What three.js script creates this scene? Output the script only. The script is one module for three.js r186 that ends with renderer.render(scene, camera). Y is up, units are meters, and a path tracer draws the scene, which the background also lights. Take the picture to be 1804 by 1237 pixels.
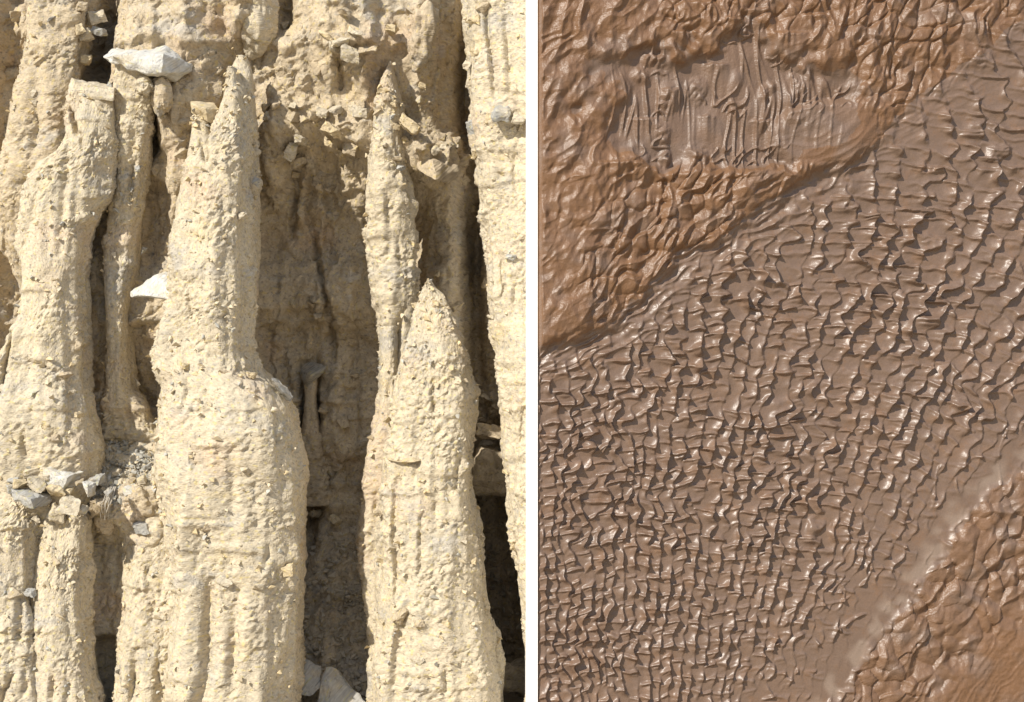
import * as THREE from 'three';
import { ConvexGeometry } from 'three/addons/geometries/ConvexGeometry.js';
import { mergeVertices, mergeGeometries, toCreasedNormals } from 'three/addons/utils/BufferGeometryUtils.js';

// ---------------------------------------------------------------- camera, sky, sun, exposure
const scene = new THREE.Scene();
const CZ = 32, CY = 6.185;                       // camera distance in front of z = 0, and its height
const camera = new THREE.PerspectiveCamera(2 * Math.atan(6.185 / CZ) * 180 / Math.PI, 1024 / 702, 0.1, 2000);
camera.position.set(0, CY, CZ); camera.lookAt(0, CY, 0);
const renderer = new THREE.WebGLRenderer({ antialias: true });
renderer.setSize(1024, 702);
renderer.toneMapping = THREE.LinearToneMapping;
renderer.toneMappingExposure = 1.4;
renderer.shadowMap.enabled = true;
const SUN = new THREE.Vector3(-0.50, 0.56, 0.66).normalize();
{ // hazy pale sky: a little bluer overhead, whiter at the horizon and round the sun
  const W = 256, H = 128, d = new Float32Array(W * H * 4), v = new THREE.Vector3();
  for (let j = 0; j < H; j++) for (let i = 0; i < W; i++) { const th = (j + .5) / H * Math.PI - Math.PI / 2, ph = (i + .5) / W * 2 * Math.PI - Math.PI; v.set(Math.cos(th) * Math.cos(ph), Math.sin(th), Math.cos(th) * Math.sin(ph));
    const up = Math.max(0, v.y), k = Math.pow(1 - up, 2.2), g = .35 * Math.pow(Math.max(0, v.dot(SUN)), 6), q = (j * W + i) * 4; d[q] = .47 + .34 * k + g; d[q + 1] = .60 + .25 * k + g * .95; d[q + 2] = .84 + .04 * k + g * .85; d[q + 3] = 1; }
  const t = new THREE.DataTexture(d, W, H, THREE.RGBAFormat, THREE.FloatType); t.mapping = THREE.EquirectangularReflectionMapping; t.magFilter = THREE.LinearFilter; t.minFilter = THREE.LinearFilter; t.needsUpdate = true;
  scene.background = t; scene.environment = t; scene.backgroundIntensity = scene.environmentIntensity = .66; }
const sun = new THREE.DirectionalLight(new THREE.Color(1, 0.95, 0.855), 4.3);
sun.position.copy(SUN).multiplyScalar(60); sun.castShadow = true; sun.shadow.radius = 1.6;
sun.shadow.camera.left = -20; sun.shadow.camera.right = 20; sun.shadow.camera.top = 20; sun.shadow.camera.bottom = -20; sun.shadow.camera.far = 150;
sun.shadow.mapSize.set(4096, 4096);
scene.add(sun, sun.target);

// ---------------------------------------------------------------- helpers
function rng(seed) { let s = (seed * 2654435761) >>> 0 || 1; return () => { s ^= s << 13; s >>>= 0; s ^= s >>> 17; s ^= s << 5; s >>>= 0; return s / 4294967296; }; }
const perm = new Uint8Array(512); { const r = rng(77), p = [...Array(256).keys()]; for (let i = 255; i > 0; i--) { const j = Math.floor(r() * (i + 1)); [p[i], p[j]] = [p[j], p[i]]; } for (let i = 0; i < 512; i++) perm[i] = p[i & 255]; }
const gx = new Float32Array(256), gy = new Float32Array(256), gz = new Float32Array(256);
{ const r = rng(5); for (let i = 0; i < 256; i++) { let a, b, c, l; do { a = r() * 2 - 1; b = r() * 2 - 1; c = r() * 2 - 1; l = Math.hypot(a, b, c); } while (l > 1 || l < .1); gx[i] = a / l; gy[i] = b / l; gz[i] = c / l; } }
function N(x, y, z = 0) {                        // gradient noise, about -1..1
  const X = Math.floor(x), Y = Math.floor(y), Z = Math.floor(z); x -= X; y -= Y; z -= Z;
  const u = x * x * x * (x * (x * 6 - 15) + 10), v = y * y * y * (y * (y * 6 - 15) + 10), w = z * z * z * (z * (z * 6 - 15) + 10);
  const a = X & 255, b = Y & 255, c = Z & 255, A = perm[a] + b, B = perm[a + 1] + b;
  const aa = perm[A & 511] + c, ab = perm[(A + 1) & 511] + c, ba = perm[B & 511] + c, bb = perm[(B + 1) & 511] + c;
  const g = (h, x, y, z) => gx[h] * x + gy[h] * y + gz[h] * z, L = (a, b, t) => a + (b - a) * t;
  return 1.6 * L(L(L(g(perm[aa & 511], x, y, z), g(perm[ba & 511], x - 1, y, z), u), L(g(perm[ab & 511], x, y - 1, z), g(perm[bb & 511], x - 1, y - 1, z), u), v),
    L(L(g(perm[(aa + 1) & 511], x, y, z - 1), g(perm[(ba + 1) & 511], x - 1, y, z - 1), u), L(g(perm[(ab + 1) & 511], x, y - 1, z - 1), g(perm[(bb + 1) & 511], x - 1, y - 1, z - 1), u), v), w);
}
const fbm = (x, y, z, o = 4) => { let s = 0, a = .5; for (let i = 0; i < o; i++) { s += a * N(x, y, z); x = x * 2.03 + 7.1; y = y * 2.03 + 3.7; z = z * 2.03 + 1.9; a *= .5; } return s; };
const mix = (a, b, t) => a + (b - a) * t;
const clamp = (x, a = 0, b = 1) => Math.min(b, Math.max(a, x));
const ss = (a, b, x) => { const t = clamp((x - a) / (b - a)); return t * t * (3 - 2 * t); };
const hash = (a, b = 0, c = 0) => { let h = (Math.imul(a | 0, 374761393) ^ Math.imul(b | 0, 668265263) ^ Math.imul(c | 0, 2147483647 - 39)) >>> 0; h = Math.imul(h ^ (h >>> 13), 1274126177) >>> 0; h = Math.imul(h ^ (h >>> 15), 2246822519) >>> 0; return ((h ^ (h >>> 16)) >>> 0) / 4294967296; };
// a point of the place that lies at depth z, given in hundredths of a metre on the z = 0 plane
const sc = z => (CZ - z) / CZ;
const WX = (px, z) => (px - 902) / 100 * sc(z), WY = (py, z) => CY + (618.5 - py) / 100 * sc(z);
const taken = {};
const numbered = n => { taken[n] = (taken[n] || 0) + 1; return taken[n] === 1 ? n : n + '_' + String(taken[n] - 1).padStart(3, '0'); };
function thing(name, label, category, base, group) {
  const o = new THREE.Group(); o.name = numbered(name); o.position.set(...base); scene.add(o);
  o.userData = { label, category }; if (group) o.userData.group = group; return o;
}
function mesh(name, geo, mat, parent = scene) {
  const m = new THREE.Mesh(geo, mat); m.name = parent === scene ? numbered(name) : name; m.castShadow = m.receiveShadow = true;
  if (parent !== scene) { m.position.copy(parent.getWorldPosition(new THREE.Vector3())).negate(); }
  parent.add(m); return m;
}
// ---------------------------------------------------------------- textures and materials
function noiseTex(size, fn, srgb) {
  const d = new Uint8Array(size * size * 4);
  for (let y = 0; y < size; y++) for (let x = 0; x < size; x++) { const c = fn(x / size, y / size), i = (y * size + x) * 4; d[i] = c[0]; d[i + 1] = c[1]; d[i + 2] = c[2]; d[i + 3] = 255; }
  const t = new THREE.DataTexture(d, size, size, THREE.RGBAFormat); t.wrapS = t.wrapT = THREE.RepeatWrapping; t.magFilter = THREE.LinearFilter; t.minFilter = THREE.LinearMipmapLinearFilter; t.generateMipmaps = true;
  if (srgb) t.colorSpace = THREE.SRGBColorSpace; t.needsUpdate = true; return t;
}
const perN = (u, v, f, s) => {                   // noise that repeats every 0..1
  const x = u * f, y = v * f, X = Math.floor(x), Y = Math.floor(y), fx = x - X, fy = y - Y, a = fx * fx * (3 - 2 * fx), b = fy * fy * (3 - 2 * fy);
  const g = (i, j) => { const h = perm[(perm[(((X + i) % f) + s) & 255] + ((Y + j) % f)) & 511]; return gx[h] * 1.2 * (fx - i) + gy[h] * 1.2 * (fy - j); };
  return 1.6 * mix(mix(g(0, 0), g(1, 0), a), mix(g(0, 1), g(1, 1), a), b);
};
const grainH = (u, v) => .5 + .26 * perN(u, v, 34, 3) + .3 * (Math.abs(perN(u, v, 52, 9)) - .25) + .2 * perN(u, v, 95, 17);
const clayBump = noiseTex(768, (u, v) => { const h = 255 * clamp(grainH(u, v)); return [h, h, h]; });
const clayMap = noiseTex(768, (u, v) => {
  let b = 238 + 16 * perN(u, v, 52, 31) + 12 * perN(u, v, 100, 41);
  const pit = ss(.4, .6, perN(u, v, 40, 51)), fl = ss(.4, .6, perN(u, v, 36, 61));
  b -= 34 * pit; return [clamp(b + 8 * fl, 0, 255), clamp(b + 5 * fl, 0, 255), clamp(b - 24 * fl + 4 * pit, 0, 255)];
}, true);
const clay = new THREE.MeshStandardMaterial({ color: 0xffffff, vertexColors: true, roughness: .97, map: clayMap, bumpMap: clayBump, bumpScale: .016 });
const stoneMat = new THREE.MeshStandardMaterial({ color: 0xffffff, vertexColors: true, roughness: .9, map: clayMap, bumpMap: clayBump, bumpScale: .014 });
const crumbMat = new THREE.MeshStandardMaterial({ color: 0xffffff, roughness: .97 });
const sandMap = noiseTex(512, (u, v) => { const b = 238 + 9 * perN(u, v, 60, 5) + 8 * perN(u, v, 170, 12); return [b, b, b]; }, true);
const hillMat = new THREE.MeshStandardMaterial({ color: 0xffffff, vertexColors: true, roughness: .45, map: sandMap, bumpMap: clayBump, bumpScale: .008 });
const sandMat = new THREE.MeshStandardMaterial({ color: 0xffffff, vertexColors: true, roughness: .39, map: sandMap, bumpMap: clayBump, bumpScale: .003 });
// colour of the dried clay: cream sand with yellow, pink and ash-grey patches
const TONE = { cream: [.565, .48, .345], tan: [.51, .415, .285], brown: [.40, .30, .19] };
function clayCol(x, y, z, base, out, i) {
  const bed = ss(.3, .62, N(3.3, y * 2.3 + .35 * N(x * .8, y, z * .8), 5)) * ss(-.25, .35, N(x * 1.4, y * 4, z * 1.4 + 3)), g = clamp(ss(.12, .5, fbm(x * .9 + 3, y * 1.5 + 1, z * .9, 4) + .22 * N(x * 6, y * 9, z * 6)) + .8 * bed), ye = ss(.15, .5, fbm(x * 2.1 + 13, y * 3.1 + 5, z * 2.1 + 7, 4)), pk = ss(.1, .5, fbm(x * .7 + 23, y * .9 + 15, z * .7 + 4, 3));
  const f = 1 + .12 * N(x * 9, y * 9, z * 9) + .10 * N(x * 21, y * 21, z * 21) + .12 * fbm(x * 1.3, y * 1.3, z * 1.3 + 40, 3);
  let r = base[0] * f, gg = base[1] * f, b = base[2] * f;
  r = mix(r, .45 * f, g * .75); gg = mix(gg, .412 * f, g * .75); b = mix(b, .352 * f, g * .75);
  r = mix(r, r * 1.03, ye); b = mix(b, b * .86, ye * .7); gg = mix(gg, gg * .91, pk * .7); b = mix(b, b * .90, pk * .7);
  const sp = ss(.42, .65, N(x * 12 + 5, y * 15, z * 12) + .25 * N(x * 2, y * 3, z * 2 + 6)); r = mix(r, .30, sp * .55); gg = mix(gg, .285, sp * .55); b = mix(b, .262, sp * .55);
  out[i] = r; out[i + 1] = gg; out[i + 2] = b;
}
// relief of the crumbling clay
const rough = (x, y, z) =>   .11 * fbm(x * .9, y * .7, z * .9, 3) + .075 * N(x * 2.3, y * .32, z * 2.3 + 9) + .045 * N(x * 5.5, y * .8, z * 5.5 + 3)
  + .022 * N(x * 3.4, y * 3.9, z * 3.4) + .028 * (Math.abs(N(x * 6.5 + 4, y * 7.5, z * 6.5)) - .25) * (.4 + ss(-.2, .4, N(x * 1.1, y * 1.6, z * 1.1 + 60)) * 1.2)
  + .085 * (.28 - Math.abs(N(x * 1.7 + 2, y * .22 + .3 * N(x, y * .6, z), z * 1.7))) + .03 * (.3 - Math.abs(N(x * 4.6, y * .5, z * 4.6 + 7))) + .045 * ss(.05, .3, N(x * .5, y * 3.2, z * .5 + 2)) * ss(-.2, .3, N(x * 1.3, y * 1.1, z * 1.3 + 77))
  + (.03 * N(x * 11, y * 11, z * 11) + .042 * (Math.abs(N(x * 18, y * 18, z * 18)) - .2) + .018 * N(x * 33, y * 33, z * 33)) * (.2 + 1.15 * ss(-.3, .4, N(x * 1.3 + 9, y * 1.8, z * 1.3) + .3 * N(x * 4, y * 5, z * 4)));
const grooveZ = (grooves, px, py) => {           // real cracks and gullies cut into a surface
  let s = 0;
  for (const g of grooves) { const pts = g.p; if (py < pts[0][1] - 8 || py > pts[pts.length - 1][1] + 8) continue;
    for (let k = 0; k < pts.length - 1; k++) { const [ax, ay] = pts[k], [bx, by] = pts[k + 1]; if (py < ay || py >= by) continue;
      const t = (py - ay) / (by - ay), cx = mix(ax, bx, t) + 3 * N(py * .06, g.w) + 2 * N(py * .2, g.w + 9), e = Math.sin(Math.PI * clamp((py - pts[0][1]) / (pts[pts.length - 1][1] - pts[0][1]))) ** .5;
      s -= g.d * e * Math.exp(-(((px - cx) / g.w) ** 2)); } }
  return s;
};
function interp(rows, py, j) { if (py <= rows[0][0]) return rows[0][j]; for (let k = 0; k < rows.length - 1; k++) { const a = rows[k], b = rows[k + 1]; if (py <= b[0]) { const t = (py - a[0]) / (b[0] - a[0]); const q = t * t * (3 - 2 * t) * .45 + t * .55; return mix(a[j], b[j], q); } } return rows[rows.length - 1][j]; }
// a pillar lofted through rows [height mark, left edge, right edge] with depth rows [mark, centre z, half thickness]
function column({ rows, dep, tone = TONE.cream, amp = 1, step = 2.7, grooves = [], bumps = [], pw = 3.1, seed = 0 }) {
  { const r = rng(seed * 17 + 3); grooves = grooves.slice(); for (let q = 0; q < 7; q++) { const py = mix(rows[0][0] + 40, rows[rows.length - 1][0] - 60, r()), L = interp(rows, py, 1), R = interp(rows, py, 2), px = mix(L, R, .15 + .7 * r()), len = 20 + 60 * r(); grooves.push({ w: 2.6 + 2 * r(), d: (.04 + .08 * r()) * clamp((R - L) / 90, .2, 1), p: [[px, py], [px + 10 * (r() - .5), py + len * .5], [px + 16 * (r() - .5), py + len]] }); } }
  const y0 = rows[0][0], y1 = rows[rows.length - 1][0], nr = Math.max(12, Math.round((y1 - y0) / step));
  let wmax = 0; for (const r of rows) wmax = Math.max(wmax, r[2] - r[1]);
  const nf = Math.round(clamp((wmax * 1.15 + 60) / step, 24, 130)), nb = Math.round(nf * .4), na = nf + nb;
  const pos = [], col = [], uv = [], idx = [];
  let asum = 0; for (const r of rows) asum += (r[2] - r[1]) / 200; const am = asum / rows.length, dm = interp(dep, (y0 + y1) / 2, 2);
  const tab = [0], M = 400; let lx = -am, lz = 0; for (let m = 1; m <= M; m++) { const t = Math.PI - Math.PI * m / M, X = am * Math.sign(Math.cos(t)) * Math.abs(Math.cos(t)) ** (2 / pw), Z = dm * Math.sin(t) ** (2 / pw) || 0; tab.push(tab[m - 1] + Math.hypot(X - lx, Z - lz)); lx = X; lz = Z; }
  const half = tab[M], thetaAt = f => { const v = f * half; let lo = 0, hi = M; while (hi - lo > 1) { const m = (lo + hi) >> 1; tab[m] <= v ? lo = m : hi = m; } return Math.PI * (lo + (v - tab[lo]) / Math.max(1e-9, tab[hi] - tab[lo])) / M; };
  const ths = []; for (let j = 0; j <= na; j++) ths.push(j <= nf ? Math.PI - thetaAt(j / nf) : -thetaAt((j - nf) / nb));
  const zAt = (px, py) => { const L = interp(rows, py, 1), R = interp(rows, py, 2), t = clamp(Math.abs((px - (L + R) / 2) / ((R - L) / 2)), 0, .985); return interp(dep, py, 1) + interp(dep, py, 2) * (1 - t ** pw) ** (1 / pw); };
  for (let i = 0; i <= nr; i++) {
    const py = mix(y0, y1, i / nr), L = interp(rows, py, 1), R = interp(rows, py, 2), zc = interp(dep, py, 1), d = interp(dep, py, 2), s = sc(zc), cx = WX((L + R) / 2, zc), a = (R - L) / 200 * s, wy = WY(py, zc);
    const thin = clamp(a / .35, .12, 1);
    for (let j = 0; j <= na; j++) {
      const th = ths[j], ct = Math.cos(th), st = Math.sin(th);
      const ex = Math.sign(ct) * Math.abs(ct) ** (2 / pw), ez = Math.sign(st) * Math.abs(st) ** (2 / pw);
      let x = cx + a * ex, z = zc + d * ez; const q = j === na ? [cx + a * -1, zc] : null; if (q) { x = q[0]; z = q[1]; }
      const px = 902 + x / s * 100; let D = rough(x + seed, wy, z) * amp * thin;
      if (st > 0) { let gg = grooveZ(grooves, px, py); for (const b of bumps) { const e = ((px - b[0]) / b[2]) ** 2 + ((py - b[1]) / b[3]) ** 2; if (e < 6) gg += b[4] * Math.exp(-e * e * .7); } z += gg * Math.min(1, st * 1.4); }
      const nl = Math.hypot(ct / a, st / d) || 1, nx = (q ? -1 : ct / a / nl), nz = q ? 0 : st / d / nl;
      const X = x + nx * D, Z = z + nz * D, Y = wy + (i > 0 && i < nr ? .03 * N(x * 8, wy * 8, z * 8 + 31) : 0);
      pos.push(X, Y, Z); const k = col.length; col.push(0, 0, 0); clayCol(X, Y, Z, tone, col, k); uv.push((j <= nf ? j / nf : 1 + (j - nf) / nb) * half / 2, Y / 2);
    }
  }
  const w = na + 1;
  for (let i = 0; i < nr; i++) for (let j = 0; j < na; j++) { const a = i * w + j, b = a + w; idx.push(a, b, a + 1, b, b + 1, a + 1); }
  for (const e of [0, nr]) { const c = pos.length / 3; let sx = 0, sy = 0, sz = 0; for (let j = 0; j < na; j++) { const k = (e * w + j) * 3; sx += pos[k]; sy += pos[k + 1]; sz += pos[k + 2]; } pos.push(sx / na, sy / na + (e ? 0 : .03), sz / na); col.push(...tone); uv.push(0, 0); for (let j = 0; j < na; j++) e ? idx.push(e * w + j, c, e * w + j + 1) : idx.push(c, j, j + 1); }
  const g = new THREE.BufferGeometry(); g.setAttribute('position', new THREE.Float32BufferAttribute(pos, 3)); g.setAttribute('color', new THREE.Float32BufferAttribute(col, 3)); g.setAttribute('uv', new THREE.Float32BufferAttribute(uv, 2)); g.setIndex(idx); g.computeVertexNormals();
  // join the seam's normals
  const nn = g.attributes.normal; for (let i = 0; i <= nr; i++) { const a = i * w, b = a + na; const v = new THREE.Vector3(nn.getX(a) + nn.getX(b), nn.getY(a) + nn.getY(b), nn.getZ(a) + nn.getZ(b)).normalize(); nn.setXYZ(a, v.x, v.y, v.z); nn.setXYZ(b, v.x, v.y, v.z); }
  g.userData = { zAt }; return g;
}
// a weathered face given as a depth function over a patch; zref is its mean depth
function sheet({ x0, x1, y0, y1, zref, z, step = 2.8, tone, amp = 1, skirt = 1.5, wild = 0 }) {
  const nx = Math.round((x1 - x0) / step), ny = Math.round((y1 - y0) / step), pos = [], col = [], uv = [], idx = [], w = nx + 1;
  for (let i = 0; i <= ny; i++) for (let j = 0; j <= nx; j++) {
    const px = mix(x0, x1, j / nx), py = mix(y0, y1, i / ny), X = WX(px, zref), Y = WY(py, zref); let Z = z(px, py);
    const edge = (i === 0 || j === 0 || i === ny || j === nx);
    Z += 1.3 * amp * rough(X, Y, Z) + wild * (.16 * (.35 - Math.abs(N(X * 1.6, Y * 1.9, 4))) + .12 * (.35 - Math.abs(N(X * 3.6, Y * 3.1, 14))) + .07 * Math.abs(N(X * 8, Y * 7, 24)) + .08 * N(X * 5, Y * .9, 34)); if (edge && skirt) Z -= skirt;
    const ox = .05 * N(X * 4, Y * 4, Z * 4 + 5) + .02 * N(X * 15, Y * 15, 8), oy = .05 * N(X * 4 + 9, Y * 4, Z * 4 + 15) + .02 * N(X * 15 + 4, Y * 15, 18);
    pos.push(X + ox, Y + oy, Z); const k = col.length; col.push(0, 0, 0); clayCol(X, Y, Z, tone, col, k); uv.push(X / 2, Y / 2);
  }
  for (let i = 0; i < ny; i++) for (let j = 0; j < nx; j++) { const a = i * w + j, b = a + w; idx.push(a, b, a + 1, b, b + 1, a + 1); }
  const g = new THREE.BufferGeometry(); g.setAttribute('position', new THREE.Float32BufferAttribute(pos, 3)); g.setAttribute('color', new THREE.Float32BufferAttribute(col, 3)); g.setAttribute('uv', new THREE.Float32BufferAttribute(uv, 2)); g.setIndex(idx); g.computeVertexNormals(); g.userData = { zAt: z }; return g;
}
// stones: convex blocks with broken corners, split finely and roughened
function subdivide(g, n) {
  for (; n > 0; n--) { const p = g.attributes.position, out = []; const V = i => new THREE.Vector3().fromBufferAttribute(p, i);
    for (let i = 0; i < p.count; i += 3) { const a = V(i), b = V(i + 1), c = V(i + 2), ab = a.clone().lerp(b, .5), bc = b.clone().lerp(c, .5), ca = c.clone().lerp(a, .5); for (const t of [a, ab, ca, ab, b, bc, ca, bc, c, ab, bc, ca]) out.push(t.x, t.y, t.z); }
    g = new THREE.BufferGeometry(); g.setAttribute('position', new THREE.Float32BufferAttribute(out, 3)); }
  return g;
}
const STONE = { pale: [.54, .465, .345], yellow: [.56, .45, .28], grey: [.40, .385, .35], tan: [.46, .37, .25], white: [.58, .555, .50], dark: [.37, .345, .29] };
function finishStone(pts, colr, lev, seed, rg = 1) {
  let g = new ConvexGeometry(pts); g.deleteAttribute('uv'); g.deleteAttribute('normal'); g = subdivide(g, lev); g = mergeVertices(g, 1e-4); g.computeVertexNormals();
  const p = g.attributes.position, n = g.attributes.normal, col = [], uv = []; g.computeBoundingSphere(); const R = g.boundingSphere.radius;
  for (let i = 0; i < p.count; i++) { let x = p.getX(i), y = p.getY(i), z = p.getZ(i); const f = 1.6 / R; const d = rg * R * (.12 * N(x * f + seed, y * f, z * f) + .08 * N(x * f * 2.7, y * f * 2.7 + seed, z * f * 2.7) + .03 * N(x * f * 6, y * f * 6, z * f * 6 + seed));
    x += n.getX(i) * d; y += n.getY(i) * d; z += n.getZ(i) * d; p.setXYZ(i, x, y, z);
    const v = 1 + .14 * N(x * 9 + seed, y * 9, z * 9) + .1 * N(x * 25, y * 25, z * 25), s = ss(.0, .45, fbm(x * 3 + seed, y * 4, z * 3, 3)); col.push(mix(colr[0], .52, s * .6) * v, mix(colr[1], .43, s * .6) * v, mix(colr[2], .29, s * .6) * v); uv.push((x + z * .7) / 2, (y + z * .7) / 2); }
  g.setAttribute('color', new THREE.Float32BufferAttribute(col, 3)); g.setAttribute('uv', new THREE.Float32BufferAttribute(uv, 2));
  g = toCreasedNormals(g, .75); return g;
}
// block centred at (px,py) on depth z, size w x h in hundredths, thickness t in metres, turned rz in degrees, top tipped by tip
function block(px, py, w, h, z, t, colr, { rz = 0, ry = 0, tip = 0, seed = 1, lev = 2, taper = .3 } = {}) {
  const r = rng(seed * 131 + 7), pts = [], s = sc(z); const W = w / 200 * s, H = h / 200 * s, T = t / 2;
  for (const sx of [-1, 1]) for (const sy of [-1, 1]) for (const sz of [-1, 1]) { const k = r();
    const j = () => 1 - taper * 1.25 * r(); if (k > .88) continue; if (k < .4) { pts.push(new THREE.Vector3(sx * W * .55, sy * H * j(), sz * T * j()), new THREE.Vector3(sx * W * j(), sy * H * .5, sz * T * j())); } else pts.push(new THREE.Vector3(sx * W * j(), sy * H * j(), sz * T * j())); }
  const e = new THREE.Euler((tip) * Math.PI / 180, ry * Math.PI / 180, -rz * Math.PI / 180, 'ZXY'), c = new THREE.Vector3(WX(px, z), WY(py, z), z);
  for (const p of pts) p.applyEuler(e).add(c);
  return finishStone(pts, colr, lev, seed);
}
const hull = (list, colr, lev, seed) => finishStone(list.map(([px, py, z]) => new THREE.Vector3(WX(px, z), WY(py, z), z)), colr, lev, seed, .55);
// a rounded clod of the same clay
function clod(px, py, w, h, z, t, tone, seed) {
  const g0 = mergeVertices(new THREE.IcosahedronGeometry(1, 24).deleteAttribute('uv').deleteAttribute('normal')), p = g0.attributes.position, s = sc(z), cx = WX(px, z), cy = WY(py, z), col = [], uv = [];
  for (let i = 0; i < p.count; i++) { const a = p.getX(i), b = p.getY(i), c = p.getZ(i); const k = 1 + .28 * N(a * 1.1 + seed, b * 1.1, c * 1.1) + .12 * N(a * 2.6, b * 2.6 + seed, c * 2.6);
    let X = cx + a * k * w / 200 * s, Y = cy + b * k * h / 200 * s, Z = z + c * k * t / 2; const d = .75 * rough(X + seed, Y, Z) ; X += a * d; Y += b * d; Z += c * d; p.setXYZ(i, X, Y, Z); const q = col.length; col.push(0, 0, 0); clayCol(X, Y, Z, tone, col, q); uv.push((X + Z) / 2, Y / 2); }
  g0.setAttribute('color', new THREE.Float32BufferAttribute(col, 3)); g0.setAttribute('uv', new THREE.Float32BufferAttribute(uv, 2)); g0.computeVertexNormals(); return g0;
}
// loose grit stuck to a surface: too small to pick apart
const chipGeos = [1, 2, 3].map(s => { const r = rng(s * 99), pts = []; for (let i = 0; i < 9; i++) pts.push(new THREE.Vector3(r() - .5, (r() - .5) * .7, r() - .5)); return new ConvexGeometry(pts); });
const chipGeo = chipGeos[0];
function grit(geo, n, seed, parent, smin = .022, smax = .16) {
  n = Math.round(n * .33); const r = rng(seed), p = geo.attributes.position, nn = geo.attributes.normal; const im = new THREE.InstancedMesh(chipGeo, crumbMat, n); const M = new THREE.Matrix4(), q = new THREE.Quaternion(), c = new THREE.Color(); let k = 0, guard = 0;
  while (k < n && guard++ < n * 30) { const i = Math.floor(r() * p.count); if (nn.getZ(i) < .4) continue; const x = p.getX(i), y = p.getY(i), z = p.getZ(i); if (N(x * 1.6 + 7, y * 2.2, z * 1.6) < -.15 + .5 * (r() - .5)) continue;
    const s = mix(smin, smax, r() ** 6); q.setFromEuler(new THREE.Euler(r() * .8 - .4, r() * 6, r() * .8 - .4)); M.compose(new THREE.Vector3(x + nn.getX(i) * s * .2, y + nn.getY(i) * s * .2, z + nn.getZ(i) * s * .2), q, new THREE.Vector3(s * mix(.8, 1.7, r()), s * mix(.5, 1, r()), s)); im.setMatrixAt(k, M);
    const t = r(); t < .3 ? c.setRGB(.58, .46, .27) : t < .45 ? c.setRGB(.40, .38, .33) : c.setRGB(.55, .46, .315); c.multiplyScalar(mix(.85, 1.1, r())); im.setColorAt(k, c); k++; }
  im.count = k; im.name = 'clay_crumbs'; im.userData.kind = 'stuff'; im.castShadow = im.receiveShadow = true; im.position.copy(parent.position).negate(); parent.add(im); return im;
}

// ---------------------------------------------------------------- ground
const ground = mesh('ground', (() => { const g = new THREE.PlaneGeometry(900, 900, 60, 60); g.rotateX(-Math.PI / 2); const col = []; for (let i = 0; i < g.attributes.position.count; i++) { const k = col.length; col.push(0, 0, 0); clayCol(g.attributes.position.getX(i) * .1, 0, g.attributes.position.getZ(i) * .1, TONE.tan, col, k); } g.setAttribute('color', new THREE.Float32BufferAttribute(col, 3)); g.translate(0, -.62, 0); return g; })(), clay);
ground.userData.kind = 'structure';

// ---------------------------------------------------------------- the cliff behind the pillars
const bell = (v, c, r) => { const t = Math.abs(v - c) / r; return t > 2.2 ? 0 : Math.exp(-(t ** 3)); };
const wallFeat = [                                // [x, y, rx, ry, forward]
  [10, 150, 45, 420, -1.0], [178, 60, 32, 130, -1.5], [325, 20, 122, 190, 1.45], [275, 235, 22, 45, -1.1], [290, 470, 150, 330, 2.0], [150, 480, 50, 330, .7], [285, 400, 30, 120, -.35],
  [452, 30, 34, 62, .9], [500, 25, 24, 42, -1.0], [560, 90, 60, 90, .4], [640, 50, 60, 120, .75], [748, 60, 32, 95, .5], [800, 140, 34, 110, -.6], [828, 330, 22, 330, -1.6],
  [545, 385, 42, 55, .35], [620, 400, 38, 80, .55], [700, 300, 80, 60, .5], [560, 500, 90, 70, .45], [620, 520, 45, 70, .25], [790, 430, 46, 160, .75], [500, 300, 40, 90, .25],
  [610, 800, 50, 190, .35], [535, 830, 16, 170, -.7], [860, 760, 40, 200, -1.3], [870, 1080, 60, 250, -1.5], [590, 225, 90, 40, .35], [770, 290, 60, 40, .6],
];
const wallCracks = [{ w: 5, d: .35, p: [[545, 300], [538, 380], [556, 470], [578, 560], [577, 640]] }, { w: 5, d: .3, p: [[607, 110], [609, 170]] }, { w: 7, d: .4, p: [[520, 300], [512, 360], [508, 420]] }, { w: 8, d: .45, p: [[545, 690], [543, 780], [560, 860], [556, 930]] }];
const wallZ = (px, py) => {
  let z = -3.15 + mix(.85, 1.65, ss(440, 500, px)) * (1 - ss(190, 420, py + 40 * N(px * .02, 7))) + (py < 150 ? (150 - py) * -.0008 : 0);
  for (const f of wallFeat) z += f[4] * bell(px, f[0], f[2]) * bell(py, f[1], f[3]);
  z += .18 * N(px * .011, py * .006, 3) + .16 * N(px * .03, py * .012, 8) + .12 * (.4 - Math.abs(N(px * .02, py * .022, 18)));
  z += grooveZ(wallCracks, px, py);
  z += ss(-.1, .25, Math.sin(py * .0265 + .8 * N(px * .012, 5) + .4)) * .14;                       // harder beds stand out
  const fl = (py - 935 - 12 * N(px * .02, 2)) * ss(480, 540, px) * (1 - ss(655, 720, px)); if (fl > 0) z += fl * .0072;
  
  return z;
};
const cliffGeo = sheet({ x0: -220, x1: 980, y0: -140, y1: 1310, zref: -2, z: wallZ, tone: TONE.tan, step: 2.9, wild: .6 });
const cliff = new THREE.Group(); cliff.name = 'cliff'; cliff.userData = { kind: 'structure' }; scene.add(cliff);
mesh('rock_face', cliffGeo, clay, cliff); grit(cliffGeo, 2600, 21, cliff, .03, .11);

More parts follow.
